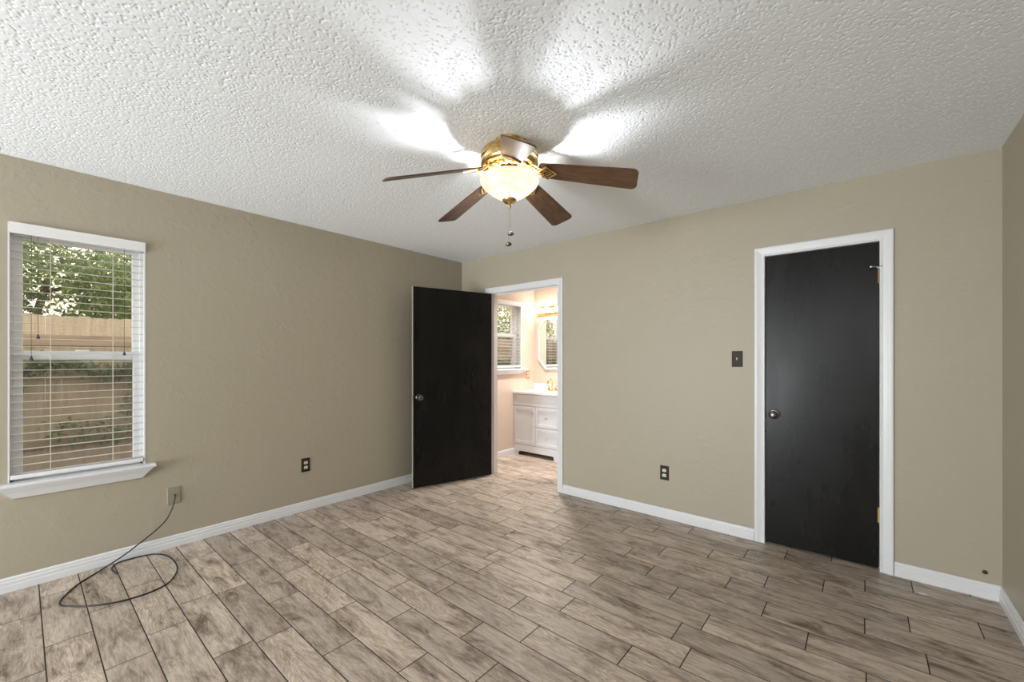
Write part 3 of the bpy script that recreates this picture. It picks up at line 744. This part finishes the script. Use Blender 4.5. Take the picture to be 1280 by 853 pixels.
# octagonal mirror
mx0, mx1, mz0, mz1, bx_, bz_ = .080, .676, 1.155, 1.885, .125, .145
octo = lambda e: [(mx0 + e, mz0 + bz_ + e * .4), (mx0 + bx_ + e * .4, mz0 + e), (mx1 - bx_ - e * .4, mz0 + e), (mx1 - e, mz0 + bz_ + e * .4), (mx1 - e, mz1 - bz_ - e * .4), (mx1 - bx_ - e * .4, mz1 - e), (mx0 + bx_ + e * .4, mz1 - e), (mx0 + e, mz1 - bz_ - e * .4)]
mi = empty('wall_mirror', (.378, BY, 1.155), 'white framed eight-sided mirror above the bathroom vanity', 'mirror')
b = NB(); O, I = octo(0), octo(.022)
for k in range(8):
    m_ = (k + 1) % 8; prism(b, [(O[k][0], BY - .003, O[k][1]), (O[m_][0], BY - .003, O[m_][1]), (I[m_][0], BY - .003, I[m_][1]), (I[k][0], BY - .003, I[k][1])], (0, -.02, 0))
obj('mirror_frame', bmesh.ops.translate(b, vec=(-.378, -BY, -1.155), verts=b.verts) or b, M['white_lacquer'], mi)
b = prism(NB(), [(x - .378, -.004, q - 1.155) for x, q in octo(.018)], (0, -.008, 0)); obj('mirror_glass', b, M['mirror'], mi)
# vanity light
vl = empty('vanity_light', (.376, BY, 1.99), 'gold bar light with four lit globe bulbs above the mirror', 'wall light')
b = NB(); pr = [(0, -.065), (-.012, -.068), (-.026, -.060), (-.030, -.048), (-.030, .048), (-.026, .060), (-.012, .068), (0, .065)]
prism(b, [(-.306, y, q) for y, q in pr], (.612, 0, 0)); obj('light_bar', b, M['gold'], vl, smooth=30)
for x in (-.243, -.081, .081, .243):
    bb = obj('globe_bulb', lathe(NB(), [(0, .040)] + [(.040 * math.sin(a), .040 * math.cos(a)) for a in (math.pi * i / 14 for i in range(1, 12))] + [(.018, -.036), (.014, -.050), (.014, -.06)], (x, -.088, .010), 24, Matrix.Rotation(R(90), 4, 'X')), M['globe'], vl, smooth=60)
    obj('bulb_socket', lathe(NB(), [(.0, -.062), (.022, -.062), (.024, -.050), (.022, -.038), (.0, -.038)], (x, -.088, .010), 20, Matrix.Rotation(R(90), 4, 'X')), M['gold'], bb, smooth=40)

# ------------------------------------------------------------------ outdoors
tag(obj('yard_ground', box(NB(), (-16, -16, -.3), (-.2, 12, -.12)), M['soil']), 'leaf strewn soil yard outside the windows', 'ground', kind='structure')
FXX = -4.25
fe = empty('wooden_fence', (FXX, 0, -.12), 'weathered cedar board fence across the yard seen through the windows', 'fence')
b = NB(); y = -14.0; r = random.Random(5)
while y < 11:
    w = .14; h = 1.99 + r.uniform(-.012, .012); prism(b, [(r.uniform(-.004, .004), y, 0), (0, y + w - .0015, 0), (0, y + w - .0015, h - .02), (0, y + w - .03, h), (0, y + .024, h), (0, y, h - .02)], (-.018, 0, 0)); y += w
obj('boards', b, M['fence'], fe)
for z0, z1, mm, nm in ((1.60, 1.735, 'rail', 'fence_rail'), (1.175, 1.215, 'rail_light', 'fence_rail'), (.30, .39, 'rail', 'fence_rail')):
    obj(nm, box(NB(), (.004, -14, z0), (.042, 11, z1)), M[mm], fe)
for y in np.arange(-13, 11, 2.4): obj('fence_post', box(NB(), (-.115, y, 0), (-.03, y + .09, 2.0)), M['rail'], fe)

def leaves(n, pos, size, seed, flat=False):
    g = np.random.default_rng(seed); c = pos(g, n); n = len(c)
    d = g.normal(size=(n, 3)); d /= np.linalg.norm(d, axis=1, keepdims=True)
    if flat: d[:, 2] *= .15; d /= np.linalg.norm(d, axis=1, keepdims=True)
    e = np.cross(d, g.normal(size=(n, 3))); e /= np.linalg.norm(e, axis=1, keepdims=True)
    if flat: e = np.cross(d, np.tile([0, 0, 1.], (n, 1))); e /= np.linalg.norm(e, axis=1, keepdims=True)
    s = size * g.uniform(.6, 1.3, (n, 1)); nn = np.cross(d, e)
    V = np.stack([c - d * s, c + e * s * .42 + nn * s * .12, c + d * s, c - e * s * .42 + nn * s * .12], 1).reshape(-1, 3)
    me = bpy.data.meshes.new('foliage'); me.from_pydata(V.tolist(), [], np.arange(4 * n).reshape(n, 4).tolist())
    at = me.attributes.new('leaf_random', 'FLOAT', 'FACE'); at.data.foreach_set('value', g.random(n).astype(np.float32))
    return me
def tree(name, x, y, h, cr, m, seed, label, n=15000, size=.056):
    root = empty(name, (x, y, -.12), label, 'tree', 'trees beyond the fence')
    r = random.Random(seed); b = NB(); top = []
    tube(b, smooth_path([(0, 0, 0), (r.uniform(-.1, .1), r.uniform(-.1, .1), h * .3), (r.uniform(-.2, .2), r.uniform(-.2, .2), h * .62)], 4), [.075, .072, .07, .066, .062, .058, .054, .05, .045], 8)
    for i in range(9):
        a = r.uniform(0, 6.28); zz = h * r.uniform(.3, .6); L = cr * r.uniform(.6, 1.05)
        e = Vector((math.cos(a) * L, math.sin(a) * L, zz + r.uniform(.1, .6) * cr)); top.append(e)
        tube(b, smooth_path([(0, 0, zz), (e.x * .5, e.y * .5, zz + (e.z - zz) * .7), tuple(e)], 4), [.026 - .0022 * k for k in range(9)], 6)
    obj('trunk', b, M['bark'], root, smooth=60)
    T_ = np.array([list(v) for v in top] + [[0, 0, h * .75], [cr * .4, -cr * .5, h * .6], [-cr * .3, cr * .5, h * .6]])
    def pos(g, n):
        k = g.integers(0, len(T_), n); q = g.normal(size=(n, 3)); q /= np.linalg.norm(q, axis=1, keepdims=True)
        return T_[k] + q * (g.random((n, 1)) ** .45) * cr * np.array([.62, .62, .48])
    link('foliage', leaves(n, pos, size, seed), M[m], root)
tree('tree', -6.6, -6.0, 4.2, 1.35, 'leaf_a', 21, 'olive leaved tree beyond the fence at the left of the bedroom window')
tree('tree', -6.1, -4.6, 3.4, .95, 'leaf_b', 27, 'small bushy tree just behind the fence at the left half of the bedroom window', 8000)
tree('tree', -7.2, -3.3, 4.6, 1.5, 'leaf_b', 22, 'dark green tree beyond the fence behind the middle of the bedroom window')
tree('tree', -8.8, -1.2, 4.8, 1.5, 'leaf_a', 23, 'sunlit tree beyond the fence at the right of the bedroom window', 8000)
tree('tree', -6.0, 4.6, 4.4, 1.5, 'leaf_a', 24, 'yellow green tree outside the bathroom window', 11000)
tree('tree', -7.6, 7.4, 4.8, 1.7, 'leaf_b', 25, 'dark green tree farther behind the bathroom window', 11000)
# climbing ivy over the near side of the fence, fallen leaves on the soil
def ivy(g, n):
    y = g.uniform(-6.5, 8, n); zc = 1.20 + .05 * np.sin(y * 3.1) + .05 * np.sin(y * 7.7)
    hang = g.random(n) < .5
    zz = np.where(hang, g.uniform(.15, 1.1, n) ** 1.0, zc + g.normal(0, .06, n))
    keep = ~hang | (np.sin(y * 2.3 + 1.2 * np.sin(zz * 5)) + .6 * np.sin(y * 6.1 + zz * 4) > .05)
    return np.stack([FXX + .05 + g.random(n) * .14, y, zz], 1)[keep]
tag(link('ivy', leaves(17000, ivy, .042, 31), M['leaf_b']), 'climbing ivy spread over the face of the cedar fence', 'ivy', kind='stuff')
def litter(g, n): return np.stack([g.uniform(FXX + .05, -.5, n), g.uniform(-7, 7, n), -.115 + g.random(n) * .03], 1)
tag(link('fallen_leaves', leaves(9000, litter, .05, 32, True), M['leaf_dead']), 'brown fallen leaves covering the yard soil', 'leaves', kind='stuff')
# dead leaf caught on the insect screen
pts = []
for i in range(20):
    a = 2 * math.pi * i / 20; rr = .022 if i % 4 == 0 else .013 if i % 2 == 0 else .010
    pts.append((-.126, -2.985 + rr * math.cos(a), 1.232 + rr * math.sin(a)))
tag(obj('dead_leaf', prism(NB(), pts, (-.001, 0, 0)), M['leaf_rust']), 'rust brown dead leaf caught on the lower bedroom window pane', 'leaf')
